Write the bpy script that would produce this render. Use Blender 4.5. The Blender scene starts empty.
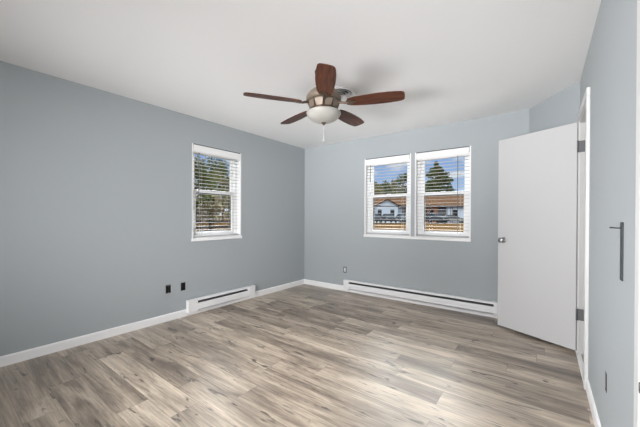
import bpy, bmesh, math, random
from mathutils import Vector, Matrix
PI = math.pi
random.seed(7)
SC = bpy.context.scene
C = SC.collection

# ------------------------------------------------------------------ camera
YAW, PITCH, ROLL = 0.6438, -0.0049, 0.0035
CAMZ = 1.2036
F0 = Vector((-math.sin(YAW), math.cos(YAW), 0)); R0 = Vector((math.cos(YAW), math.sin(YAW), 0)); U0 = Vector((0, 0, 1))
F1 = F0*math.cos(PITCH) + U0*math.sin(PITCH); U1 = U0*math.cos(PITCH) - F0*math.sin(PITCH)
R2 = R0*math.cos(ROLL) + U1*math.sin(ROLL); U2 = U1*math.cos(ROLL) - R0*math.sin(ROLL)
cam_data = bpy.data.cameras.new('camera')
cam = bpy.data.objects.new('camera', cam_data); C.objects.link(cam)
cam_data.sensor_width = 36; cam_data.lens = 298.2/640*36
cam_data.shift_y = 5.22/640
cam_data.clip_start = 0.02; cam_data.clip_end = 600
m3 = Matrix((R2, U2, -F1)).transposed()
cam.matrix_world = Matrix.Translation((0, 0, CAMZ)) @ m3.to_4x4()
SC.camera = cam

# ------------------------------------------------------------------ exposure
SC.view_settings.view_transform = 'Standard'
SC.view_settings.look = 'None'
SC.view_settings.gamma = 1
SC.view_settings.use_curve_mapping = False
SC.view_settings.exposure = 0.0

# ------------------------------------------------------------------ sky
W = bpy.data.worlds.new('sky'); SC.world = W; W.use_nodes = True
nt = W.node_tree; N = nt.nodes; L = nt.links
N.clear()
out = N.new('ShaderNodeOutputWorld'); bg = N.new('ShaderNodeBackground')
tc = N.new('ShaderNodeTexCoord'); sp = N.new('ShaderNodeSeparateXYZ')
L.new(tc.outputs['Generated'], sp.inputs[0])
ramp = N.new('ShaderNodeValToRGB')
L.new(sp.outputs['Z'], ramp.inputs[0])
cr = ramp.color_ramp
cr.elements[0].position = 0.0; cr.elements[0].color = (.72, .82, .95, 1)
cr.elements[1].position = 0.24; cr.elements[1].color = (.28, .47, .88, 1)
e = cr.elements.new(0.10); e.color = (.42, .60, .92, 1)
e = cr.elements.new(0.36); e.color = (1, 1, 1, 1)
noi = N.new('ShaderNodeTexNoise'); noi.inputs['Scale'].default_value = 9; noi.inputs['Detail'].default_value = 5
mp = N.new('ShaderNodeMapping'); mp.inputs['Scale'].default_value = (1, 1, 3.5)
L.new(tc.outputs['Generated'], mp.inputs[0]); L.new(mp.outputs[0], noi.inputs['Vector'])
cl = N.new('ShaderNodeMapRange'); cl.inputs[1].default_value = .54; cl.inputs[2].default_value = .68
L.new(noi.outputs[0], cl.inputs[0])
mx = N.new('ShaderNodeMix'); mx.data_type = 'RGBA'; mx.inputs['B'].default_value = (.9, .93, .98, 1)
L.new(cl.outputs[0], mx.inputs['Factor']); L.new(ramp.outputs[0], mx.inputs['A'])
L.new(mx.outputs['Result'], bg.inputs['Color'])
sr = N.new('ShaderNodeMapRange'); sr.inputs[1].default_value = .24; sr.inputs[2].default_value = .36
sr.inputs[3].default_value = 0; sr.inputs[4].default_value = 28.0
L.new(sp.outputs['Z'], sr.inputs[0])
# bright lobe added to unseen north-west sky for floor glare; the rest is dimmer
dt = N.new('ShaderNodeVectorMath'); dt.operation = 'DOT_PRODUCT'; dt.inputs[1].default_value = (-.50, .70, .50)
L.new(tc.outputs['Generated'], dt.inputs[0])
lr = N.new('ShaderNodeMapRange'); lr.interpolation_type = 'SMOOTHSTEP'; lr.inputs[1].default_value = .55; lr.inputs[2].default_value = .9
L.new(dt.outputs['Value'], lr.inputs[0])
m1 = N.new('ShaderNodeMath'); m1.operation = 'MULTIPLY_ADD'; L.new(lr.outputs[0], m1.inputs[0]); L.new(sr.outputs[0], m1.inputs[1]); m1.inputs[2].default_value = .85
L.new(m1.outputs[0], bg.inputs['Strength'])
L.new(bg.outputs[0], out.inputs[0])

# ------------------------------------------------------------------ sun and large lights
sun = bpy.data.objects.new('sun', bpy.data.lights.new('sun', 'SUN')); C.objects.link(sun)
sun.data.energy = 1.6; sun.data.angle = .02; sun.data.color = (1, .95, .86)
sun.rotation_euler = Vector((-.35, .75, -.62)).to_track_quat('-Z', 'Y').to_euler()

def area(name, loc, direction, sx, sy, watts, col=(1, 1, 1), spread=PI):
    l = bpy.data.lights.new(name, 'AREA'); l.shape = 'RECTANGLE'; l.size = sx; l.size_y = sy
    l.energy = watts; l.color = col; l.spread = spread
    o = bpy.data.objects.new(name, l); C.objects.link(o); o.location = loc
    o.rotation_euler = Vector(direction).to_track_quat('-Z', 'Y').to_euler()
    return o
# added fill panels behind the viewpoint, out of view, to even the room light
FC_ = (.985, .985, 1)
area('fill_right', (-.30, -2.8, 1.15), (-3.0, 5.2, .1), .8, 1.6, 18.5, FC_, math.radians(45))
area('fill_left', (-3.0, -2.8, 1.20), (3.25, 4.5, .1), .8, 1.6, 23, FC_, math.radians(40))
area('fill_ceiling', (-1.5, -2.8, .40), (.0, 6.2, 2.0), 3.2, .75, 24, FC_, math.radians(38))
area('fill_floor', (-1.5, -.6, 2.30), (.1, 2.6, -2.3), 2.4, .5, 26, FC_, math.radians(60))
SC.cycles.max_bounces = 14; SC.cycles.diffuse_bounces = 9; SC.cycles.transparent_max_bounces = 16

# ------------------------------------------------------------------ materials
def mat(name, col, rough=.5, metal=0, spec=.5, bump=0, bscale=60, emit=None, var=0, vscale=8):
    m = bpy.data.materials.new(name); m.use_nodes = True
    n = m.node_tree.nodes; l = m.node_tree.links; b = n['Principled BSDF']
    b.inputs['Base Color'].default_value = (*col, 1); b.inputs['Roughness'].default_value = rough
    b.inputs['Metallic'].default_value = metal; b.inputs['Specular IOR Level'].default_value = spec
    tc = n.new('ShaderNodeTexCoord')
    if var:
        t = n.new('ShaderNodeTexNoise'); t.inputs['Scale'].default_value = vscale; t.inputs['Detail'].default_value = 4
        l.new(tc.outputs['Object'], t.inputs['Vector'])
        mr = n.new('ShaderNodeMapRange'); mr.inputs[1].default_value = .3; mr.inputs[2].default_value = .7
        mr.inputs[3].default_value = 1-var; mr.inputs[4].default_value = 1+var
        l.new(t.outputs[0], mr.inputs[0])
        v = n.new('ShaderNodeVectorMath'); v.operation = 'SCALE'; v.inputs[0].default_value = col
        l.new(mr.outputs[0], v.inputs['Scale']); l.new(v.outputs[0], b.inputs['Base Color'])
    if bump:
        t = n.new('ShaderNodeTexNoise'); t.inputs['Scale'].default_value = bscale; t.inputs['Detail'].default_value = 3
        l.new(tc.outputs['Object'], t.inputs['Vector'])
        bp = n.new('ShaderNodeBump'); bp.inputs['Strength'].default_value = bump; bp.inputs['Distance'].default_value = .004
        l.new(t.outputs[0], bp.inputs['Height']); l.new(bp.outputs[0], b.inputs['Normal'])
    return m
M = {}
M['wall'] = mat('blue_grey_paint', (.40, .432, .448), .55, spec=.3, bump=.12, bscale=140)
M['ceiling'] = mat('ceiling_paint', (.87, .87, .87), .7, spec=.2, bump=.15, bscale=90)
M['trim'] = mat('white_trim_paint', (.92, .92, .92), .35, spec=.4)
M['casing'] = mat('casing_shaded_white', (.66, .66, .655), .45)  # trim white darkened, the shade on the casings is in this colour
M['jamb'] = mat('jamb_shaded_white', (.58, .58, .575), .5)  # white jamb greyed to stand in for the shade inside the doorway
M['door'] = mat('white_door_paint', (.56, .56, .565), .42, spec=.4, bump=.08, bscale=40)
M['vinyl'] = mat('white_vinyl', (.90, .90, .90), .35)
M['slat'] = mat('white_slat', (.50, .50, .50), .55, spec=.2)
M['heater'] = mat('white_enamel', (.86, .86, .87), .3)
M['fin'] = mat('heater_fin_grey', (.12, .125, .13), .5, metal=.4, var=.3, vscale=200)
M['black'] = mat('black_plastic', (.012, .012, .013), .4)
M['darkmetal'] = mat('dark_metal', (.10, .11, .115), .4, metal=.6)
M['bracket'] = mat('bracket_grey', (.035, .04, .043), .5, spec=.3)
M['hinge'] = mat('hinge_grey', (.17, .175, .18), .45, metal=.4)
M['nickel'] = mat('brushed_nickel', (.30, .30, .30), .32, metal=.9)
M['bronze'] = mat('pewter_bronze', (.13, .09, .065), .4, metal=.6, var=.12, vscale=30)
M['pewter'] = mat('light_pewter', (.22, .175, .135), .5, metal=.3)
M['bowl'] = mat('frosted_glass', (.43, .42, .39), .35, spec=.4, var=.04, vscale=12)
M['chain'] = mat('chain_white', (.75, .75, .74), .4)
M['vent'] = mat('vent_white', (.80, .79, .77), .4)
M['closet'] = mat('closet_door_paint', (.8, .8, .8), .4)
M['receptacle'] = mat('white_receptacle', (.75, .75, .75), .4)
M['hallwall'] = mat('hall_paint', (.5, .5, .49), .7)
M['hallfloor'] = mat('hall_floor', (.22, .17, .115), .6, var=.15)

def glass_mat():
    m = bpy.data.materials.new('window_glass'); m.use_nodes = True
    n = m.node_tree.nodes; l = m.node_tree.links; n.clear()
    o = n.new('ShaderNodeOutputMaterial'); t = n.new('ShaderNodeBsdfTransparent'); g = n.new('ShaderNodeBsdfGlossy')
    t.inputs[0].default_value = (.96, .975, .97, 1); g.inputs['Roughness'].default_value = .02
    f = n.new('ShaderNodeFresnel'); f.inputs[0].default_value = 1.12
    mx = n.new('ShaderNodeMixShader'); l.new(f.outputs[0], mx.inputs[0]); l.new(t.outputs[0], mx.inputs[1]); l.new(g.outputs[0], mx.inputs[2])
    l.new(mx.outputs[0], o.inputs[0]); return m
M['glass'] = glass_mat()

def floor_mat():
    m = bpy.data.materials.new('vinyl_plank_floor'); m.use_nodes = True
    n = m.node_tree.nodes; l = m.node_tree.links; b = n['Principled BSDF']
    def val(x, sock):
        if isinstance(x, (int, float)): sock.default_value = x
        else: l.new(x, sock)
    def mth(op, a, c=0, d=0):
        q = n.new('ShaderNodeMath'); q.operation = op
        val(a, q.inputs[0]); val(c, q.inputs[1])
        if op in ('MULTIPLY_ADD', 'COMPARE'): val(d, q.inputs[2])
        return q.outputs[0]
    def rng(x, a, c, d, e):
        q = n.new('ShaderNodeMapRange'); l.new(x, q.inputs[0])
        for i, v in enumerate((a, c, d, e)): q.inputs[i+1].default_value = v
        return q.outputs[0]
    tc = n.new('ShaderNodeTexCoord'); s = n.new('ShaderNodeSeparateXYZ'); l.new(tc.outputs['Object'], s.inputs[0])
    X, Y = s.outputs[0], s.outputs[1]
    PW, PL = .182, 1.22
    yr = mth('DIVIDE', mth('ADD', Y, 10.03), PW); row = mth('FLOOR', yr); fy = mth('FRACT', yr)
    wn = n.new('ShaderNodeTexWhiteNoise'); wn.noise_dimensions = '1D'; l.new(row, wn.inputs['W'])
    xr = mth('ADD', mth('DIVIDE', mth('ADD', X, 20), PL), wn.outputs['Value']); col = mth('FLOOR', xr); fx = mth('FRACT', xr)
    cv = n.new('ShaderNodeCombineXYZ'); l.new(row, cv.inputs[0]); l.new(col, cv.inputs[1])
    w2 = n.new('ShaderNodeTexWhiteNoise'); w2.noise_dimensions = '2D'; l.new(cv.outputs[0], w2.inputs['Vector'])
    pid = w2.outputs['Value']
    def tex(sx, sy, detail, off, dist=0, rough=.6):
        c = n.new('ShaderNodeCombineXYZ')
        l.new(mth('ADD', mth('MULTIPLY', X, sx), mth('MULTIPLY', pid, 37.0+off)), c.inputs[0])
        l.new(mth('ADD', mth('MULTIPLY', Y, sy), mth('MULTIPLY', pid, 91.0)), c.inputs[1])
        t = n.new('ShaderNodeTexNoise'); t.inputs['Scale'].default_value = 1; t.inputs['Detail'].default_value = detail
        t.inputs['Distortion'].default_value = dist; t.inputs['Roughness'].default_value = rough
        l.new(c.outputs[0], t.inputs['Vector']); return t.outputs[0]
    broad = tex(1.3, 9, 3, 1, .6)
    grain = tex(3.0, 75, 5, 2, .3, .65)
    fine = tex(16, 240, 2, 3)
    knot = tex(4.2, 19, 2, 4, .9)
    tone = mth('ADD', mth('MULTIPLY', rng(pid, 0, 1, -.5, .5), .36), mth('MULTIPLY', rng(broad, .3, .7, -.5, .5), .62))
    tone = mth('ADD', tone, mth('MULTIPLY', rng(grain, .3, .7, -.5, .5), .42))
    tone = mth('ADD', tone, mth('MULTIPLY', rng(fine, .3, .7, -.5, .5), .12))
    rp = n.new('ShaderNodeValToRGB'); l.new(rng(tone, -.62, .58, 0, 1), rp.inputs[0])
    c = rp.color_ramp
    c.elements[0].position = .08; c.elements[0].color = (.085, .060, .043, 1)
    c.elements[1].position = .92; c.elements[1].color = (.64, .535, .42, 1)
    e = c.elements.new(.36); e.color = (.215, .165, .122, 1)
    e = c.elements.new(.60); e.color = (.385, .312, .236, 1)
    km = rng(knot, .605, .705, 0, .9)
    mk = n.new('ShaderNodeMix'); mk.data_type = 'RGBA'; l.new(km, mk.inputs['Factor']); l.new(rp.outputs[0], mk.inputs['A'])
    mk.inputs['B'].default_value = (.030, .021, .016, 1)
    # joints
    ey = mth('MULTIPLY', mth('MINIMUM', fy, mth('SUBTRACT', 1, fy)), PW)
    ex = mth('MULTIPLY', mth('MINIMUM', fx, mth('SUBTRACT', 1, fx)), PL)
    ed = rng(mth('MINIMUM', ex, ey), .0005, .0028, .55, 0)
    mj = n.new('ShaderNodeMix'); mj.data_type = 'RGBA'; l.new(ed, mj.inputs['Factor']); l.new(mk.outputs['Result'], mj.inputs['A'])
    mj.inputs['B'].default_value = (.07, .05, .04, 1)
    l.new(mj.outputs['Result'], b.inputs['Base Color'])
    l.new(rng(grain, .3, .7, .36, .50), b.inputs['Roughness'])
    b.inputs['Specular IOR Level'].default_value = .8; b.inputs['Coat Weight'].default_value = .75; b.inputs['Coat Roughness'].default_value = .42
    bp = n.new('ShaderNodeBump'); bp.inputs['Strength'].default_value = .12; bp.inputs['Distance'].default_value = .002
    l.new(grain, bp.inputs['Height']); l.new(bp.outputs[0], b.inputs['Normal'])
    return m
M['floor'] = floor_mat()

def wood_mat():
    m = bpy.data.materials.new('dark_walnut_blade'); m.use_nodes = True
    n = m.node_tree.nodes; l = m.node_tree.links; b = n['Principled BSDF']
    tc = n.new('ShaderNodeTexCoord'); mp = n.new('ShaderNodeMapping'); mp.inputs['Scale'].default_value = (5, 60, 10)
    l.new(tc.outputs['Object'], mp.inputs[0])
    t = n.new('ShaderNodeTexNoise'); t.inputs['Scale'].default_value = 1; t.inputs['Detail'].default_value = 5; t.inputs['Distortion'].default_value = .8
    l.new(mp.outputs[0], t.inputs['Vector'])
    r = n.new('ShaderNodeValToRGB'); l.new(t.outputs[0], r.inputs[0])
    r.color_ramp.elements[0].position = .32; r.color_ramp.elements[0].color = (.035, .011, .005, 1)
    r.color_ramp.elements[1].position = .72; r.color_ramp.elements[1].color = (.16, .048, .022, 1)
    l.new(r.outputs[0], b.inputs['Base Color']); b.inputs['Roughness'].default_value = .4; b.inputs['Specular IOR Level'].default_value = .3
    return m
M['blade'] = wood_mat()

# ------------------------------------------------------------------ helpers
class MB:
    def __init__(s): s.bm = bmesh.new()
    def box(s, a, b, bev=0):
        r = bmesh.ops.create_cube(s.bm, size=1)
        vs = r['verts']
        for v in vs:
            v.co = Vector(((a[i]+b[i])/2 + v.co[i]*(b[i]-a[i]) for i in range(3)))
        if bev:
            es = list({e for v in vs for e in v.link_edges})
            bmesh.ops.bevel(s.bm, geom=es, offset=bev, segments=2, profile=.5, affect='EDGES')
        return s
    def prism(s, pts, axis, a, b):
        """extrude a 2D outline (list of (u,v)) along axis from a to b"""
        def co(u, v, w):
            return {'x': (w, u, v), 'y': (u, w, v), 'z': (u, v, w)}[axis]
        v1 = [s.bm.verts.new(co(u, v, a)) for u, v in pts]; v2 = [s.bm.verts.new(co(u, v, b)) for u, v in pts]
        n = len(pts); s.bm.faces.new(v1); s.bm.faces.new(v2[::-1])
        for i in range(n): s.bm.faces.new((v1[i], v2[i], v2[(i+1) % n], v1[(i+1) % n]))
        return s
    def lathe(s, prof, seg=40, c=(0, 0, 0)):
        """prof: list of (r,z)"""
        rings = []
        for r, z in prof:
            if r < 1e-5: rings.append([s.bm.verts.new((c[0], c[1], c[2]+z))])
            else: rings.append([s.bm.verts.new((c[0]+r*math.cos(2*PI*k/seg), c[1]+r*math.sin(2*PI*k/seg), c[2]+z)) for k in range(seg)])
        for A, B in zip(rings, rings[1:]):
            for k in range(seg):
                k2 = (k+1) % seg
                if len(A) == 1 and len(B) > 1: s.bm.faces.new((A[0], B[k], B[k2]))
                elif len(B) == 1 and len(A) > 1: s.bm.faces.new((A[k], B[0], A[k2]))
                elif len(A) > 1: s.bm.faces.new((A[k], B[k], B[k2], A[k2]))
        return s
    def tube(s, pts, r, seg=8):
        pts = [Vector(p) for p in pts]; rs = r if isinstance(r, (list, tuple)) else [r]*len(pts); rings = []
        for i, p in enumerate(pts):
            d = (pts[min(i+1, len(pts)-1)] - pts[max(i-1, 0)]).normalized()
            u = d.orthogonal().normalized() if i == 0 else (u - d*u.dot(d)).normalized()
            w = d.cross(u)
            rings.append([s.bm.verts.new(p + (u*math.cos(2*PI*k/seg) + w*math.sin(2*PI*k/seg))*rs[i]) for k in range(seg)])
        for A, B in zip(rings, rings[1:]):
            for k in range(seg): s.bm.faces.new((A[k], A[(k+1) % seg], B[(k+1) % seg], B[k]))
        s.bm.faces.new(rings[0][::-1]); s.bm.faces.new(rings[-1])
        return s
    def xf(s, mtx):
        bmesh.ops.transform(s.bm, matrix=mtx, verts=s.bm.verts[:]); return s
    def build(s, name, m, parent=None, smooth=False, loc=None):
        bmesh.ops.recalc_face_normals(s.bm, faces=s.bm.faces[:])
        me = bpy.data.meshes.new(name); s.bm.to_mesh(me); s.bm.free(); me.materials.append(m)
        if smooth:
            for p in me.polygons: p.use_smooth = True
            try: me.set_sharp_from_angle(angle=math.radians(38))
            except Exception: pass
        o = bpy.data.objects.new(name, me); C.objects.link(o)
        if parent: o.parent = parent
        if loc: o.location = loc
        return o
def tag(o, label=None, cat=None, group=None, kind=None):
    if label: o['label'] = label
    if cat: o['category'] = cat
    if group: o['group'] = group
    if kind: o['kind'] = kind
    return o
def thing(name, label, cat, loc=(0, 0, 0), rz=0, group=None, kind=None):
    o = bpy.data.objects.new(name, None); C.objects.link(o); o.empty_display_size = .1
    o.location = loc; o.rotation_euler = (0, 0, rz); return tag(o, label, cat, group, kind)
def struct(o, label, cat): return tag(o, label, cat, kind='structure')
def copy_tree(o, parent=None):
    c = o.copy(); C.objects.link(c)
    if parent: c.parent = parent
    for ch in list(o.children): copy_tree(ch, c)
    return c

# ------------------------------------------------------------------ room shell
XL, YF, XR, XJ, YD, H, YB, T = -3.4652, 4.1497, .2543, -.1395, 3.545, 2.44, -3.0, .15
def wall(name, fixed, axis, out, u0, u1, holes, m, label):
    """wall with rectangular holes; fixed = inner face coordinate, out = outer face coordinate"""
    us = sorted({u0, u1, *[h[0] for h in holes], *[h[1] for h in holes]}); zs = sorted({0, H, *[h[2] for h in holes], *[h[3] for h in holes]})
    def inside(u, z): return any(h[0] < u < h[1] and h[2] < z < h[3] for h in holes)
    bm = bmesh.new(); cache = {}
    def V(u, w, z):
        k = (round(u, 5), round(w, 5), round(z, 5))
        if k not in cache: cache[k] = bm.verts.new((w, u, z) if axis == 'x' else (u, w, z))
        return cache[k]
    nu, nz = len(us)-1, len(zs)-1
    solid = [[not inside((us[i]+us[i+1])/2, (zs[j]+zs[j+1])/2) for j in range(nz)] for i in range(nu)]
    for i in range(nu):
        for j in range(nz):
            if not solid[i][j]: continue
            a, b, c, d = us[i], us[i+1], zs[j], zs[j+1]
            for w in (fixed, out): bm.faces.new((V(a, w, c), V(b, w, c), V(b, w, d), V(a, w, d)))
            if i == 0 or not solid[i-1][j]: bm.faces.new((V(a, fixed, c), V(a, out, c), V(a, out, d), V(a, fixed, d)))
            if i == nu-1 or not solid[i+1][j]: bm.faces.new((V(b, fixed, c), V(b, out, c), V(b, out, d), V(b, fixed, d)))
            if j == 0 or not solid[i][j-1]: bm.faces.new((V(a, fixed, c), V(b, fixed, c), V(b, out, c), V(a, out, c)))
            if j == nz-1 or not solid[i][j+1]: bm.faces.new((V(a, fixed, d), V(b, fixed, d), V(b, out, d), V(a, out, d)))
    mb = MB(); mb.bm.free(); mb.bm = bm
    return struct(mb.build(name, m), label, 'wall')
WZ0, WZ1 = .915, 2.113
WL = (1.990, 2.735); WA = (-2.245, -1.508); WBr = (-1.451, -.737)
wall('wall_left', XL, 'x', XL-T, YB, YF, [(WL[0], WL[1], WZ0, WZ1)], M['wall'], 'long blue-grey painted wall on the left with one window')
wall('wall_far', YF, 'y', YF+T, XL-T, XJ, [(WA[0], WA[1], WZ0, WZ1), (WBr[0], WBr[1], WZ0, WZ1)], M['wall'], 'blue-grey painted end wall with a pair of windows')
DO = (2.845, 3.495, 2.06); CO = (.60, 1.315, 2.06)
wall('wall_right', XR, 'x', XR+.115, YB, YD, [(DO[0], DO[1], 0, DO[2]), (CO[0], CO[1], 0, CO[2])], M['wall'], 'near blue-grey wall on the right edge with the open doorway')
wall('wall_back', YB, 'y', YB-.1, XL-T, XR+.115, [], M['wall'], 'blue-grey wall behind the viewpoint')
d = Vector((XR-XJ, YD-YF)).normalized(); nrm = Vector((-d.y, d.x))
mb = MB().prism([(XJ, YF), (XR, YD), (XR+nrm.x*.1+d.x*.1, YD+nrm.y*.1+d.y*.1), (XJ+nrm.x*.15, YF+nrm.y*.15)], 'z', 0, H)
struct(mb.build('wall_corner', M['wall']), 'short angled blue-grey wall behind the open white door', 'wall')
mb = MB().box((XL-T, YB-.1, -.12), (XR+.115, YF+T, 0))
fl = struct(mb.build('floor', M['floor']), 'greige wood-look plank floor with dark knots', 'floor')
mb = MB().box((XL-T, YB-.1, H), (1.6, YF+T+.1, H+.15))
struct(mb.build('ceiling', M['ceiling']), 'flat white painted ceiling', 'ceiling')
# hall beyond the doorway
mb = MB().box((XR+.115, 2.0, -.12), (1.6, 4.3, -.004)); struct(mb.build('floor_hall', M['hallfloor']), 'brown hall floor beyond the doorway', 'floor')
mb = MB().box((1.5, 2.0, 0), (1.6, 4.3, H)).box((XR+.116, 1.9, 0), (1.6, 2.0, H)).box((XR+.13, 4.2, 0), (1.6, 4.3, H))
struct(mb.build('wall_hall', M['hallwall']), 'pale hall wall seen through the doorway', 'wall')

# baseboards
BH, BT = .083, .012
def base(name, a, b, side, label):
    """a,b: ends on the wall face; side: unit normal into the room"""
    a = Vector(a); b = Vector(b); n_ = Vector(side)
    mb = MB(); bm = mb.bm
    prof = [(0, 0), (BT, 0), (BT, BH-.012), (BT*.55, BH-.003), (0, BH)]
    A = [bm.verts.new((a.x+n_.x*u, a.y+n_.y*u, z)) for u, z in prof]; B = [bm.verts.new((b.x+n_.x*u, b.y+n_.y*u, z)) for u, z in prof]
    bm.faces.new(A); bm.faces.new(B[::-1])
    for i in range(5): bm.faces.new((A[i], B[i], B[(i+1) % 5], A[(i+1) % 5]))
    return struct(mb.build(name, M['trim']), label, 'baseboard')
base('baseboard_left', (XL, YB), (XL, YF), (1, 0), 'white baseboard along the left wall')
base('baseboard_far', (XL+BT, YF), (XJ, YF), (0, -1), 'white baseboard along the end wall')
base('baseboard_corner', (XJ, YF), (XR-.02, YD+.032), (-nrm.x, -nrm.y), 'white baseboard on the angled wall behind the door')
base('baseboard_right', (XR, CO[1]+.06), (XR, DO[0]-.06), (-1, 0), 'white baseboard on the right wall between two casings')
base('baseboard_back', (XL+BT, YB), (XR, YB), (0, 1), 'white baseboard on the wall behind the viewpoint')

# door casings, jambs, threshold
def casing(name, y0, y1, z1, label, jamb_name, jl, far=.058):
    w, t = .058, .02
    mb = MB()
    for (a, b) in ((y0-w, y0), (y1, y1+min(w, far))):
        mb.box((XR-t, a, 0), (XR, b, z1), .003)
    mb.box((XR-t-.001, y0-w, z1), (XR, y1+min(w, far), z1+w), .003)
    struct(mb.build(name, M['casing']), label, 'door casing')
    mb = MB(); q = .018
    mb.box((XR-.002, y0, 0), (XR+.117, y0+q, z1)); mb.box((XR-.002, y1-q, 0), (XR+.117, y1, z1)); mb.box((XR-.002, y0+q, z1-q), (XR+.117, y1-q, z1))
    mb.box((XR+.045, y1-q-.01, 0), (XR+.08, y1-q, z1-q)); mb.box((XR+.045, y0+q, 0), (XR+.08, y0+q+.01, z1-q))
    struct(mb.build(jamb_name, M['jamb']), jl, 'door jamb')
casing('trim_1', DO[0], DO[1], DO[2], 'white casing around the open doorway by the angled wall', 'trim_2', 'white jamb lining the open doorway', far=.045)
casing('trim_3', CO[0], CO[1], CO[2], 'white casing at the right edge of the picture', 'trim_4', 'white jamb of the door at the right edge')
mb = MB().box((XR-.018, DO[0]+.0, 0), (XR+.014, DO[1]-.018, .014), .003)
struct(mb.build('trim_5', M['trim']), 'narrow white threshold strip across the open doorway', 'threshold')

# open door
P0 = Vector((.232, 3.475)); P1 = Vector((-.402, 3.80))
dd = (P1-P0); LEN = dd.length; ang = math.atan2(dd.y, dd.x)
door = thing('door_1', 'open flat white slab door with a dark round knob', 'door', (P0.x, P0.y, 0), ang, kind='structure')
# local: x along the door from hinge, y = -? near face at y=0, thickness towards local -y (away from camera)
DZ0, DZ1 = .028, 2.052
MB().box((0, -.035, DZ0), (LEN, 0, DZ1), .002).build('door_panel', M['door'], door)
def knob(parent, x, z, sgn, y0):
    k = MB().lathe([(0, 0), (.031, 0), (.031, .004), (.026, .009), (.013, .012), (.012, .030), (.020, .036), (.0275, .046), (.0285, .055), (.024, .064), (.012, .069), (0, .070)], 28)
    k.xf(Matrix.Translation((x, y0, z)) @ Matrix.Rotation(-sgn*PI/2, 4, 'X'))
    o = k.build('door_knob', M['nickel'], parent, smooth=True); o['label'] = 'brushed grey round knob'; return o
knob(door, LEN-.062, .965, 1, 0); knob(door, LEN-.062, .965, -1, -.035)
for zc in (1.835, .352):
    mb = MB().box((.239-.004, 3.473, zc-.05), (.292, 3.4765, zc+.05), .0008)
    mb.tube([(.236, 3.466, zc-.052), (.236, 3.466, zc+.052)], .0065, 12)
    mb.xf(door.matrix_basis.inverted() if False else (Matrix.Translation((P0.x, P0.y, 0)) @ Matrix.Rotation(ang, 4, 'Z')).inverted())
    o = mb.build('hinge', M['hinge'], door); o['label'] = 'dark grey metal hinge'

# closed door at the right edge
cd = thing('door_2', 'closed white door in the casing at the right edge', 'door', (XR+.02, CO[1]-.018, 0), 0, kind='structure')
MB().box((0, -(CO[1]-CO[0]-.042), .012), (.035, -.004, CO[2]-.022), .002).build('door_panel', M['closet'], cd)
o = MB().box((-.042, -.016, .680), (-.036, .004, .706), .001).tube([(-.039, .0, .677), (-.039, .0, .709)], .003, 10).build('hinge', M['darkmetal'], cd)
o['label'] = 'small dark metal hinge'

# ------------------------------------------------------------------ windows
def window(idx, origin, rz, width, label, z0=WZ0, z1=WZ1):
    """local frame: x along wall 0..width, y outward (into the wall thickness)"""
    w = thing('window_%d' % idx, label, 'window', origin, rz, kind='structure')
    J = .018
    mb = MB()      # jamb lining
    mb.box((0, 0, z0), (J, T, z1)).box((width-J, 0, z0), (width, T, z1)).box((J, .064, z1-J), (width-J, T, z1)).box((J, .02, z0), (width-J, T, z0+.03))
    mb.build('window_jamb', M['vinyl'], w)
    mb = MB(); a = J; fw = .036; y0, y1 = .068, .148
    mb.box((a, y0, z0+.03), (a+fw, y1, z1-J), .002).box((width-a-fw, y0, z0+.03), (width-a, y1, z1-J), .002)
    mb.box((a+fw, y0, z1-J-.04), (width-a-fw, y1, z1-J), .002).box((a+fw, y0, z0+.03), (width-a-fw, y1, z0+.058), .002)
    mb.build('window_frame', M['vinyl'], w)
    xa, xb = a+fw, width-a-fw; ZM = 1.53; sw = .042
    def sash(za, zb, ya, yb, top):
        mb = MB(); tr = .036
        mb.box((xa, ya, za), (xa+sw, yb, zb), .002).box((xb-sw, ya, za), (xb, yb, zb), .002)
        mb.box((xa+sw, ya, za), (xb-sw, yb, za+tr), .002).box((xa+sw, ya, zb-tr), (xb-sw, yb, zb), .002)
        s = mb.build('sash', M['vinyl'], w)
        MB().box((xa+sw-.003, (ya+yb)/2-.002, za+tr-.003), (xb-sw+.003, (ya+yb)/2+.002, zb-tr+.003)).build('pane', M['glass'], s)
        return s
    sash(ZM-.008, z1-J-.04, .110, .138, True)
    lo = sash(z0+.058, ZM+.022, .076, .104, False)
    MB().box((width/2-.03, .072, ZM+.022), (width/2+.03, .10, ZM+.032), .002).build('sash_lock', M['vinyl'], lo)
    # insect screen frame outside the lower sash
    mb = MB(); k = .014
    X0, X1, Z0, Z1 = xa+.034, xb-.034, z0+.088, ZM-.012
    mb.box((X0, .149, Z0), (X0+k, .157, Z1)).box((X1-k, .149, Z0), (X1, .157, Z1)).box((X0+k, .149, Z0), (X1-k, .157, Z0+k)).box((X0+k, .149, Z1-k), (X1-k, .157, Z1))
    o = mb.build('screen_frame', M['darkmetal'], w); o['label'] = 'dark insect screen frame'
    return w
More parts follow.
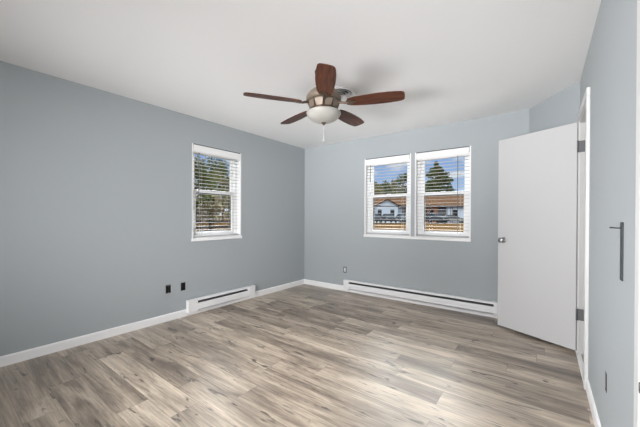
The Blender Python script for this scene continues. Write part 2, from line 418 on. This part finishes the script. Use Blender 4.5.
def blind(origin, rz, width, label, wand_x, wand_len, grp='white slatted window blinds'):
    b = thing('window_blind', label, 'blind', origin, rz, grp)
    g = .021; x0, x1 = g, width-g; zt = WZ1-.018
    o = MB().box((x0-.002, .0045, zt-.05), (x1+.002, .060, WZ1-.0015)).box((x0-.002, -.004, WZ1-.022), (x0+.008, .006, WZ1-.0015)).box((x1-.008, -.004, WZ1-.022), (x1+.002, .006, WZ1-.0015))  # dark headrail also stands in for the shadow line along the opening top
    o = o.build('headrail', M['darkmetal'], b); o['label'] = 'dark metal headrail doubling as the shaded gap above the valance'
    MB().box((x0+.001, -.006, zt-.085), (x1-.001, .004, WZ1-.013), .002).build('valance', M['vinyl'], b)
    mb = MB(); z = zt-.10; P = .0455; TH = .0016; n = 0
    while z > WZ0+.085:
        # gently crowned slat, 50 mm deep
        pts = []
        for i in range(7):
            u = i/6; pts.append((.009+u*.048, z+.0016*(1-(2*u-1)**2)))
        prof = pts + [(u, v-TH) for u, v in pts[::-1]]
        mb.prism(prof, 'x', x0+.003, x1-.003); z -= P; n += 1
    mb.build('slats', M['slat'], b)
    MB().box((x0+.003, .009, WZ0+.034), (x1-.003, .057, WZ0+.052), .003).build('bottom_rail', M['slat'], b)
    mb = MB()
    for fx in (.16, .84):
        x = x0+(x1-x0)*fx
        for y in (.0078, .0585): mb.tube([(x, y, zt-.05), (x, y, WZ0+.052)], .0009, 5)
    mb.build('ladder_cord', M['slat'], b)
    o = MB().tube([(wand_x, -.001, zt-.088), (wand_x, .002, zt-.09-wand_len)], .0036, 8).build('tilt_wand', M['darkmetal'], b)
    o['label'] = 'thin dark tilt wand'
    return b
# left wall: local x = +Y world, local y (outward) = -X : rotation +90 deg
window(1, (XL, WL[0], 0), PI/2, WL[1]-WL[0], 'single double-hung white window on the left wall')
window(2, (WA[0], YF, 0), 0, WA[1]-WA[0], 'left window of the pair on the end wall')
window(3, (WBr[0], YF, 0), 0, WBr[1]-WBr[0], 'right window of the pair on the end wall')
blind((XL, WL[0], 0), PI/2, WL[1]-WL[0], 'open white slatted blind in the single window of the left wall', .092, .50)
blind((WA[0], YF, 0), 0, WA[1]-WA[0], 'open white slatted blind in the window of the pair nearer the room corner', .10, .0+.25)
blind((WBr[0], YF, 0), 0, WBr[1]-WBr[0], 'open white slatted blind in the window of the pair nearer the open door', WBr[1]-WBr[0]-.155, 1.0)
def sill(name, o, rz, w, label):
    s = MB().box((-.004, -.022, WZ0-.014), (w+.004, .03, WZ0+.022), .003).build(name, M['trim'])
    s.location = o; s.rotation_euler = (0, 0, rz); struct(s, label, 'window sill')
sill('trim_6', (XL, WL[0], 0), PI/2, WL[1]-WL[0], 'white sill below the single window of the left wall')
sill('trim_7', (WA[0], YF, 0), 0, WBr[1]-WA[0], 'long white sill below the pair of windows')

# ------------------------------------------------------------------ baseboard heaters
def heater(origin, rz, length, label, cap):
    """local x along wall, y into the room = -y; built with wall at y=0, room towards -y"""
    h = thing('baseboard_heater', label, 'heater', origin, rz, 'white electric baseboard heaters')
    z0, z1, D, s = .045, .195, .068, -1
    y = lambda v: -v
    mb = MB()   # casing: back, top lip, bottom lip
    mb.prism([(y(.013), z0), (y(.013), z1), (y(D-.012), z1), (y(D), z1-.010), (y(D), z1-.022), (y(D-.004), z1-.022), (y(D-.004), z1-.012), (y(D-.013), z1-.004), (y(.017), z1-.004), (y(.017), z0)], 'x', 0, length)
    mb.box((0, y(D-.02), z0), (length, y(.017), z0+.004))
    mb.build('casing', M['heater'], h)
    mb = MB().prism([(y(D), z0+.018), (y(D), z1-.066), (y(D-.014), z1-.054), (y(D-.018), z1-.054), (y(D-.004), z1-.068), (y(D-.004), z0+.018)], 'x', cap-.002, length-cap+.002)
    mb.build('front_panel', M['heater'], h)
    mb = MB()
    x = cap
    while x < length-cap:
        mb.box((x, y(.050), z0+.045), (x+.0012, y(.020), z1-.045)); x += .014
    mb.tube([(cap, y(.035), z0+.075), (length-cap, y(.035), z0+.075)], .008, 8).box((cap, y(.0185), z0+.02), (length-cap, y(.0172), z1-.012))
    o = mb.build('heating_element', M['fin'], h); o['label'] = 'dark finned heating element'
    for a, b in ((0, cap), (length-cap, length)):
        MB().box((a, y(D+.002), z0-.001), (b, y(.0125), z1+.001), .004).build('end_cap', M['heater'], h)
    return h
heater((XL, 1.908, 0), PI/2, 1.035, 'short white baseboard heater below the left wall window', .125).scale.y = 1
# local -y must face the room: on the left wall outward is -X, so local y(+90deg) = -X and room is local -y
heater((-2.587, YF, 0), 0, 2.21, 'long white baseboard heater below the pair of windows', .095)

# ------------------------------------------------------------------ uncovered electrical boxes
def outlet(origin, rz, label, cat='outlet', white=False, one=False):
    o = thing('wall_outlet', label, cat, origin, rz, 'uncovered electrical outlets')
    mb = MB(); w, hh, d = .027, .047, .0015
    for a, b, c, e in ((-w, w, hh-.004, hh), (-w, w, -hh, -hh+.004), (-w, -w+.004, -hh+.004, hh-.004), (w-.004, w, -hh+.004, hh-.004)):
        mb.box((a, -.004, c), (b, 0, e))
    mb.box((-w+.004, -.0012, -hh+.004), (w-.004, 0, hh-.004)); mb.build('wall_box', M['black'], o)
    mb = MB().box((-.0165, -.0045, -.034), (.0165, -.0012, .034), .001)
    p = mb.build('receptacle', M['receptacle'] if white else M['black'], o)
    if white:
        for zc in (-.018, .018):
            for a, b in ((-.008, -.0055), (.0055, .008)):
                MB().box((a, -.0053, zc-.006), (b, -.0043, zc+.006)).build('socket_slot', M['black'], p)
        p['label'] = 'white receptacle'
    else:
        mb = MB(); mb.box((-.02, -.0045, .036), (.02, -.001, .042), .0005).box((-.004, -.0045, -.043), (.006, -.001, .037), .0005)
        mb.build('mounting_strap', M['nickel'] if one else M['black'], o)
    return o
outlet((XL, 1.700, .369), PI/2, 'black uncovered outlet on the left wall, farther from its heater', one=True)
outlet((XL, 1.878, .366), PI/2, 'black uncovered outlet on the left wall, beside the short heater')
outlet((-2.599, YF, .347), 0, 'uncovered outlet with a white receptacle above the long heater end', white=True)
outlet((XR, 2.05, .385), -PI/2, 'black uncovered outlet low on the right wall beside the doorway').scale = (.6, .4, 1)
br = thing('wall_bracket', 'tall narrow dark metal bracket with a thin rod on the right wall', 'bracket', (XR, 1.69, 0))
MB().box((-.005, -.020, .953), (0, .020, 1.188), .0015).build('upright', M['bracket'], br)
MB().tube([(-.004, .006, 1.163), (-.038, .006, 1.166)], [.0022, .0032], 8).build('rod', M['bracket'], br)

# ------------------------------------------------------------------ ceiling fan
FC = F0*2.53 + R0*.028; FZ = 2.158
fan = thing('ceiling_fan', 'ceiling fan with five dark wood blades and a frosted glass bowl light', 'ceiling fan', (FC.x, FC.y, H), YAW)
def fz(z): return z-H
MB().lathe([(0, 0), (.075, 0), (.078, -.008), (.070, -.035), (.045, -.052), (.02, -.056), (.018, -.085), (0, -.085)], 40).build('canopy', M['bronze'], fan, smooth=True)
MB().lathe([(.0, fz(2.358)), (.030, fz(2.355)), (.032, fz(2.31)), (.06, fz(2.30)), (.095, fz(2.278)), (.125, fz(2.255)), (.143, fz(2.228)), (.148, fz(2.212)), (.143, fz(2.198)), (.148, fz(2.192)), (.148, fz(2.184)), (.130, fz(2.176)), (0, fz(2.176))], 48).build('motor_housing', M['pewter'], fan, smooth=True)
MB().lathe([(0, fz(2.176)), (.128, fz(2.176)), (.122, fz(2.15)), (.10, fz(2.125)), (.094, fz(2.112)), (.11, fz(2.106)), (.132, fz(2.100)), (.132, fz(2.092)), (0, fz(2.092))], 48).build('light_fitter', M['bronze'], fan, smooth=True)
mb = MB()
for k in range(10):
    a = (k+.5)*2*PI/10
    q = MB(); q.prism([(-.026, fz(2.118)), (.026, fz(2.118)), (.034, fz(2.172)), (-.034, fz(2.172))], 'y', -.003, .003)
    q.xf(Matrix.Rotation(a, 4, 'Z') @ Matrix.Translation((0, .122, 0)) @ Matrix.Translation((0, 0, fz(2.145))) @ Matrix.Rotation(math.radians(-22), 4, 'X') @ Matrix.Translation((0, 0, -fz(2.145))))
    me = bpy.data.meshes.new('tmp'); q.bm.to_mesh(me); q.bm.free(); mb.bm.from_mesh(me); bpy.data.meshes.remove(me)
mb.build('fitter_panels', M['pewter'], fan)
bowl = MB().lathe([(.138, fz(2.094)), (.146, fz(2.088)), (.145, fz(2.078)), (.132, fz(2.055)), (.108, fz(2.032)), (.075, fz(2.015)), (.035, fz(2.006)), (0, fz(2.004))], 48).build('light_bowl', M['bowl'], fan, smooth=True)
bowl['label'] = 'frosted off-white glass bowl'
MB().lathe([(0, 0), (.020, 0), (.021, -.004), (.012, -.010), (.010, -.016), (.006, -.022), (0, -.023)], 20, (0, 0, fz(2.006))).build('finial', M['bronze'], fan, smooth=True)
mb = MB()
z = fz(1.985)
mb.tube([(0, 0, fz(1.984)), (0, 0, fz(1.868))], .0013, 6)
while z > fz(1.868):
    bmesh.ops.create_icosphere(mb.bm, subdivisions=1, radius=.0022, matrix=Matrix.Translation((0, 0, z))); z -= .0065
mb.lathe([(0, 0), (.004, -.002), (.006, -.012), (.004, -.022), (0, -.024)], 10, (0, 0, fz(1.87)))
mb.build('pull_chain', M['chain'], fan)
# blade: local x outward
def blade_mesh():
    prof = [(.205, .043), (.225, .052), (.28, .061), (.36, .069), (.45, .073), (.54, .071), (.60, .065), (.636, .060), (.651, .052), (.659, .040), (.662, 0)]
    pts = [(x, y) for x, y in prof] + [(x, -y) for x, y in prof[:-1][::-1]]
    mb = MB(); mb.prism(pts, 'z', -.0035, .0035); bmesh.ops.bevel(mb.bm, geom=[e for e in mb.bm.edges if abs(e.verts[0].co.z-e.verts[1].co.z) < 1e-6], offset=.0012, segments=1, affect='EDGES')
    return mb
def arm_mesh():
    mb = MB()
    mb.tube([(.118, 0, .006), (.155, 0, .002), (.185, 0, -.006), (.215, 0, -.0065)], [.013, .010, .009, .010], 10)
    mb.prism([(.195, -.030), (.235, -.036), (.252, -.014), (.272, -.008), (.272, .008), (.252, .014), (.235, .036), (.195, .030)], 'z', -.0085, -.0037)
    for p in ((.225, -.022), (.225, .022), (.258, 0)): mb.lathe([(0, -.0115), (.004, -.011), (.006, -.0085)], 10, (p[0], p[1], 0))
    return mb
bl0 = None
for k in range(5):
    a = -PI/2 + math.radians(.8) + k*2*PI/5
    # tilt: the +t side (counter-clockwise) lower
    mtx = Matrix.Translation((0, 0, fz(FZ))) @ Matrix.Rotation(a, 4, 'Z') @ Matrix.Rotation(math.radians(-11), 4, 'X')
    if bl0 is None:
        bl0 = blade_mesh().build('blade', M['blade'], fan); ar0 = arm_mesh().build('blade_arm', M['bronze'], fan, smooth=True)
        b_, a_ = bl0, ar0
    else:
        b_ = bl0.copy(); C.objects.link(b_); a_ = ar0.copy(); C.objects.link(a_)
    b_.matrix_local = mtx; a_.matrix_local = mtx

# round ceiling vent
vent = thing('ceiling_vent', 'round white stepped ceiling vent behind the fan', 'vent', (-1.625, 2.49, H))
MB().lathe([(.142, 0), (.145, -.004), (.138, -.012), (.118, -.014), (.114, -.006), (.112, 0)], 48).build('outer_ring', M['vent'], vent, smooth=True)
for r, z in ((.103, -.014), (.076, -.021), (.049, -.027)):
    MB().lathe([(r-.024, z+.010), (r, z-.005), (r+.005, z-.003), (r-.016, z+.014)], 40).build('ring', M['vent'], vent, smooth=True)
MB().lathe([(0, -.034), (.022, -.032), (.026, -.027), (0, -.024)], 24).build('center_cap', M['vent'], vent, smooth=True)
mb = MB()
for a in (0, PI/2): 
    q = MB().box((-.115, -.003, -.012), (.115, .003, -.006)); q.xf(Matrix.Rotation(a+.3, 4, 'Z')); me = bpy.data.meshes.new('t'); q.bm.to_mesh(me); q.bm.free(); mb.bm.from_mesh(me); bpy.data.meshes.remove(me)
mb.build('cross_bar', M['darkmetal'], vent)
o = MB().lathe([(0, -.001), (.112, -.001), (.112, -.003), (0, -.003)], 40).build('duct_opening', M['black'], vent); o['label'] = 'dark duct opening'

# ------------------------------------------------------------------ outdoors
def at(depth, px, z=0):
    """point on the ground plan seen at pixel column px at that depth"""
    v = F0*depth + R0*(depth*(px-320)/298.2); return Vector((v.x, v.y, z))
def gz(d): return -.35 + .68*min(1, max(0, (d-8)/30))
M['grass'] = mat('dry_lawn', (.056, .034, .015), .9, var=.3, vscale=1.2, spec=0)
M['road'] = mat('asphalt', (.05, .047, .047), .9, var=.1, vscale=2, spec=0)
M['siding'] = mat('pale_blue_siding', (.60, .70, .84), .6, spec=0)
M['brick'] = mat('orange_brick', (.30, .14, .08), .8, var=.2, vscale=3, spec=0)
M['roof'] = mat('brown_shingle', (.078, .047, .030), .9, var=.25, vscale=2, spec=0)
M['darkglass'] = mat('dark_glass', (.03, .035, .045), .9, spec=0)
M['white'] = mat('white_gloss', (.14, .14, .14), .4)
M['carport'] = mat('dark_recess_paint', (.10, .10, .11), .8, spec=0)
M['cargrey'] = mat('charcoal_car_paint', (.04, .043, .05), .9, spec=0)
M['carblue'] = mat('slate_car_paint', (.07, .078, .09), .9, spec=0)
M['rubber'] = mat('rubber', (.02, .02, .02), .8)
M['bark'] = mat('bark', (.16, .12, .09), .9, var=.2, spec=0)
M['leafdark'] = mat('evergreen_leaf', (.085, .115, .05), .8, var=.4, vscale=.8, spec=0)
M['leafolive'] = mat('olive_leaf', (.17, .175, .085), .8, var=.35, vscale=.8, spec=0)
M['leafbrown'] = mat('winter_shrub', (.34, .31, .20), .9, var=.3, vscale=1, spec=0)
M['blossom'] = mat('pale_blossom', (.24, .21, .18), .8, var=.2, vscale=2, spec=0)
M['fence'] = mat('weathered_fence', (.07, .067, .065), .8, var=.15, spec=0)
# ground: ring sheet that rises gently away from the house
mb = MB(); bm = mb.bm
rad = [0, 5, 8, 14, 20, 26, 32, 38, 60, 110, 220]; seg = 48; rings = []
for r in rad:
    rings.append([bm.verts.new((r*math.cos(2*PI*k/seg), r*math.sin(2*PI*k/seg), gz(r))) for k in range(seg)] if r else [bm.verts.new((0, 0, gz(0)))])
for A, B in zip(rings, rings[1:]):
    for k in range(seg):
        bm.faces.new((A[0], B[k], B[(k+1) % seg]) if len(A) == 1 else (A[k], B[k], B[(k+1) % seg], A[(k+1) % seg]))
struct(mb.build('ground', M['grass'], smooth=True), 'tan winter lawn outside the windows', 'ground')
def ground_z(v): return gz(math.hypot(v[0], v[1]))
# road/driveway strip in front of the houses
mb = MB(); bm = mb.bm
for d0, d1 in ((41.5, 49),):
    A = [bm.verts.new(F0*d0 + R0*l + Vector((0, 0, .33+.02))) for l in (-12, 45)]; B = [bm.verts.new(F0*d1 + R0*l + Vector((0, 0, .33+.02))) for l in (-12, 45)]
    bm.faces.new((A[0], A[1], B[1], B[0]))
g = bmesh.ops.extrude_face_region(bm, geom=bm.faces[:]); bmesh.ops.translate(bm, vec=(0, 0, -.1), verts=[v for v in g['geom'] if isinstance(v, bmesh.types.BMVert)])
struct(mb.build('road', M['road']), 'grey paved strip with parked cars before the far house', 'road')

# long ranch house
hb = F0*50 + R0*17.5; hs = thing('ranch_house', 'long low brick house with brown roof seen through the end wall windows', 'house', (hb.x, hb.y, .33), YAW)
def k50(px): return (px-320)/298.2*50-17.5
EV, RG = 2.95, 5.1
MB().box((-11, 0, 0), (13, 8, EV)).build('brick_wall', M['brick'], hs)
r_ = MB().prism([(-.7, EV-.05), (4, RG), (8.7, EV-.05), (8.7, EV-.2), (-.7, EV-.2)], 'x', -11.5, 13.5).build('roof', M['roof'], hs)
MB().box((-11.4, -.74, EV-.26), (13.4, -.70, EV-.04)).build('gutter', M['carport'], hs)
def hpart(name, px0, px1, z0, z1, m, d=.06, label=None, parent=None):
    o = MB().box((k50(px0), -d, z0), (k50(px1), 0.0-.002, z1)).build(name, m, parent or hs)
    if label: o['label'] = label
    return o
hpart('siding_panel', 446, 478, .1, EV-.3, M['siding'], .05)
hpart('garage_opening', 438, 446, .1, EV-.3, M['carport'], .04, 'dark open carport bay')
hpart('window', 429.5, 433.5, 1.0, 2.2, M['darkglass'], .07)
hpart('window', 424.5, 427, 1.0, 2.2, M['darkglass'], .07)
hpart('window', 453, 457, .5, 2.2, M['darkglass'], .1)
hpart('window', 466, 469, 1.0, 2.2, M['darkglass'], .1)
for p_ in (446.3, 450.2, 452): hpart('column', p_, p_+.7, .05, EV-.3, M['white'], .16)
hpart('siding_panel', 394, 402, .1, EV-.3, mat('slate_siding', (.22, .28, .38), .7), .05)
hpart('garage_opening', 402, 409, .1, EV-.3, M['carport'], .04)
# projecting pale gabled wing
g0, g1 = -3.2, 0
xa, xb = k50(372)+.3, k50(394.5)
gm = (xa+xb)/2; wing = MB().prism([(xa, 0), (xb, 0), (xb, EV-.2), (gm, EV+.75), (xa, EV-.2)], 'y', -2.2, -.001).build('gabled_wing', M['siding'], hs)
wing['label'] = 'pale blue sided front gable'
MB().prism([(xa-.35, EV-.35), (gm, EV+.75), (xb+.35, EV-.35), (xb+.35, EV-.18), (gm, EV+.95), (xa-.35, EV-.18)], 'y', -2.6, .6).build('wing_roof', M['roof'], wing)
MB().box((xa, -2.23, EV-.35), (xb, -2.201, EV-.22)).build('gable_trim', M['white'], wing)
for cx in (xa+.30*(xb-xa)-.5, xa+.74*(xb-xa)):
    MB().box((cx-.32, -2.24, .75), (cx+.32, -2.201, 2.15)).build('window', M['darkglass'], wing)

# parked cars, nose towards us
def car(paint, label, px, depth, hgt=1.0, rot=0, cat='car', group=None):
    p = at(depth, px, .35)
    c = thing('parked_car', label, cat, p, YAW+rot, group)
    prof = [(-2.2, .30), (-2.2, .62), (-2.1, .80), (-1.1, .93), (.0, .95), (1.9, .95), (2.15, .85), (2.2, .35)]
    def bodymesh(pr, hw0, hw1, zs):
        mb = MB(); bm = mb.bm; L_ = []; R_ = []
        for y, z in pr:
            w = hw0 + (hw1-hw0)*max(0, min(1, (z-zs[0])/(zs[1]-zs[0])))
            L_.append(bm.verts.new((-w, y, z*hgt))); R_.append(bm.verts.new((w, y, z*hgt)))
        bm.faces.new(L_); bm.faces.new(R_[::-1]); n = len(pr)
        for i in range(n): bm.faces.new((L_[i], R_[i], R_[(i+1) % n], L_[(i+1) % n]))
        bmesh.ops.bevel(bm, geom=bm.edges[:], offset=.04, segments=2, affect='EDGES'); return mb
    bodymesh(prof, .86, .80, (.5, 1)).build('body', paint, c, smooth=True)
    bodymesh([(-1.05, .92), (-.35, 1.36), (.9, 1.38), (1.6, .92)], .76, .58, (.92, 1.38)).build('cabin_glass', M['darkglass'], c, smooth=True)
    bodymesh([(-.38, 1.34), (-.30, 1.41), (.85, 1.43), (.98, 1.34)], .60, .56, (1.34, 1.43)).build('roof_panel', paint, c, smooth=True)
    for sx in (-1, 1):
        for y in (-1.4, 1.35):
            q = MB().lathe([(0, -.1), (.2, -.1), (.31, -.09), (.33, -.06), (.33, .06), (.31, .09), (.2, .1), (0, .1)], 20)
            q.xf(Matrix.Translation((sx*.74, y, .33)) @ Matrix.Rotation(PI/2, 4, 'Y')); q.build('wheel', M['rubber'], c, smooth=True)
        MB().box((sx*.66-.14, -2.225, .60*hgt), (sx*.66+.14, -2.16, .72*hgt), .01).build('headlight', M['white'], c)
    MB().box((-.45, -2.23, .42*hgt), (.45, -2.18, .60*hgt), .01).build('grille', M['black'], c)
    return c
car(M['cargrey'], 'dark parked car seen low at the left of the left end-wall window', 373.5, 44.5)
car(M['cargrey'], 'dark parked car before the pale gable, middle of the left end-wall window', 388.3, 44.5)
car(M['carblue'], 'slate grey parked car at the right of the left end-wall window', 403, 44.5)
car(M['carblue'], 'grey parked car before the brick wall in the right end-wall window', 434, 44.5, 1.12, .5)
car(M['white'], 'white parked car before the pale siding in the right end-wall window', 452, 45.5, .9, 1.35)

# trees
def leaves(mb, c, rx, rz, n, size, rnd, shell=.55):
    bm = mb.bm
    for _ in range(n):
        while True:
            v = Vector((rnd.uniform(-1, 1), rnd.uniform(-1, 1), rnd.uniform(-1, 1)))
            if shell*.0+.0 < v.length < 1: break
        v = v.normalized()*(shell+(1-shell)*rnd.random()) if rnd.random() < .75 else v
        p = c + Vector((v.x*rx, v.y*rx, v.z*rz))
        a = Vector((rnd.gauss(0, 1), rnd.gauss(0, 1), rnd.gauss(0, 1))).normalized(); b = a.orthogonal().normalized()
        b = (Matrix.Rotation(rnd.uniform(0, 6.28), 3, a) @ b); w = a.cross(b); s = size*rnd.uniform(.6, 1.3)
        bm.faces.new([bm.verts.new(p + b*s), bm.verts.new(p + w*s*.5), bm.verts.new(p - b*s), bm.verts.new(p - w*s*.5)])
def tree(name, label, px, depth, top, width, kind, leafm, seed, cat='tree', base_frac=.3, dens=1, leaf=.3, group=None):
    rnd = random.Random(seed); p = at(depth, px); p.z = ground_z(p)-.05; hgt = top-p.z
    t = thing(name, label, cat, p, 0, group)
    tr = MB(); lf = MB()
    tw = .028*hgt if kind != 'shrub' else .012*hgt
    tr.tube([(0, 0, 0), (.02*hgt*.3, 0, hgt*.35), (0, .02*hgt, hgt*.7), (0, 0, hgt*.93)], [tw, tw*.75, tw*.45, tw*.12], 8)
    if kind == 'cone':
        for i in range(11):
            u = i/10; z = hgt*(base_frac + (1-base_frac)*u*.97); r = width/2*(1-u)**.55*rnd.uniform(.8, 1.1)+.2
            m_ = max(3, int(8*(1-u)+2))
            for j in range(m_):
                a = rnd.uniform(0, 6.28); q = Vector((math.cos(a), math.sin(a), 0))*r*.62
                if r > .8: tr.tube([(0, 0, z), q+Vector((0, 0, z-.1*r))], [.05, .015], 5)
                leaves(lf, q+Vector((0, 0, z)), r*.46+.15, hgt*.06, int(75*dens), leaf, rnd)
    else:
        nb = 13 if kind == 'round' else 9
        for i in range(nb):
            a = i*2.4+rnd.uniform(-.3, .3); u = rnd.uniform(0, 1); z = hgt*(base_frac+(1-base_frac)*(.12+.76*u)); r = width/2*math.sin(PI*(.18+.72*u))*rnd.uniform(.45, .75)
            q = Vector((math.cos(a)*r, math.sin(a)*r, z))
            tr.tube([(0, 0, z*.6), (q.x*.5, q.y*.5, z*.85), q], [tw*.4, tw*.25, tw*.08], 5)
            leaves(lf, q, width*.20, hgt*(1-base_frac)*.15, int(130*dens), leaf, rnd, .3)
    tr.build('trunk', M['bark'], t); lf.build('foliage', leafm, t)
    return t
# seen through the end wall windows
tree('evergreen_tree', 'large dark evergreen rising behind the brown roof in the right end-wall window', 436, 72, 14.2, 12.5, 'cone', M['leafdark'], 3, base_frac=.10, leaf=.36, dens=2)
for i, (px, dp, top, wd, lab) in enumerate([
    (375, 66, 9.2, 4.6, 'low olive tree at the left of the left end-wall window'),
    (384, 73, 10.4, 4.6, 'loose pine crown left of centre in the left end-wall window'),
    (392, 80, 12.0, 4.8, 'mid-height pine near the centre of the left end-wall window'),
    (402, 87, 14.4, 6.4, 'tallest pine at the right of the left end-wall window')]):
    tree('pine_tree', lab, px, dp, top, wd, 'round', M['leafolive'] if i % 2 == 0 else M['leafdark'], 20+i, base_frac=.25, leaf=.32, dens=.9, group='pines beyond the far house')
# seen through the left wall window
for i, (px, dp, top, wd, lm, lab) in enumerate([
    (192, 24, 6.3, 4.2, 'leafdark', 'dark tree at the left side of the left-wall window view'),
    (203, 30, 7.6, 4.6, 'leafolive', 'olive tree just left of centre in the left-wall window view'),
    (212, 36, 8.6, 5.0, 'leafdark', 'dark tree at the centre of the left-wall window view'),
    (223, 42, 9.2, 5.4, 'leafolive', 'olive tree at the right side of the left-wall window view'),
    (234, 48, 10.0, 6.0, 'leafdark', 'dark tree farthest right in the left-wall window view')]):
    tree('yard_tree', lab, px, dp, top, wd, 'round', M[lm], 40+i, base_frac=.16, leaf=.15, dens=.9, group='yard trees outside the left window')
for px, dp, top, wd, lab in ((196, 27, 3.1, 1.8, 'brown winter shrub at the left end of the row behind the yard fence'),
                            (212, 27.5, 3.2, 2.4, 'brown winter shrub in the middle of the row behind the yard fence'),
                            (232, 30.5, 3.4, 2.2, 'brown winter shrub at the right end of the row behind the yard fence')):
    tree('brown_shrub', lab, px, dp, top, wd, 'shrub', M['leafbrown'], int(px), 'shrub', .02, 2.6, .14, 'brown shrubs behind the yard fence')
tree('blossom_shrub', 'pale blossoming slender shrub low in the left-wall window', 202.5, 17, 1.95, .8, 'shrub', M['blossom'], 80, 'shrub', .1, .22, .04)
# low rail fence
fn = thing('rail_fence', 'low weathered grey fence across the yard in the left-wall window', 'fence', at(21, 210, 0))
fz0 = ground_z(at(21, 210)); ax = Vector((0, 1, 0))
for i in range(9):
    y = -8+i*2; MB().box((-.06, y-.06, fz0-.1), (.06, y+.06, fz0+1.0)).build('post', M['fence'], fn)
for z in (.45, .8): MB().box((.061, -8.1, fz0+z), (.10, 8.1, fz0+z+.16)).build('rail', M['fence'], fn)
mb = MB(); mb.box((-16.4, -20, -.4), (-13.0, 40, -.27+0)).build('drive', M['road'])
struct(bpy.data.objects['drive'], 'grey tan lane outside the left-wall window', 'road')
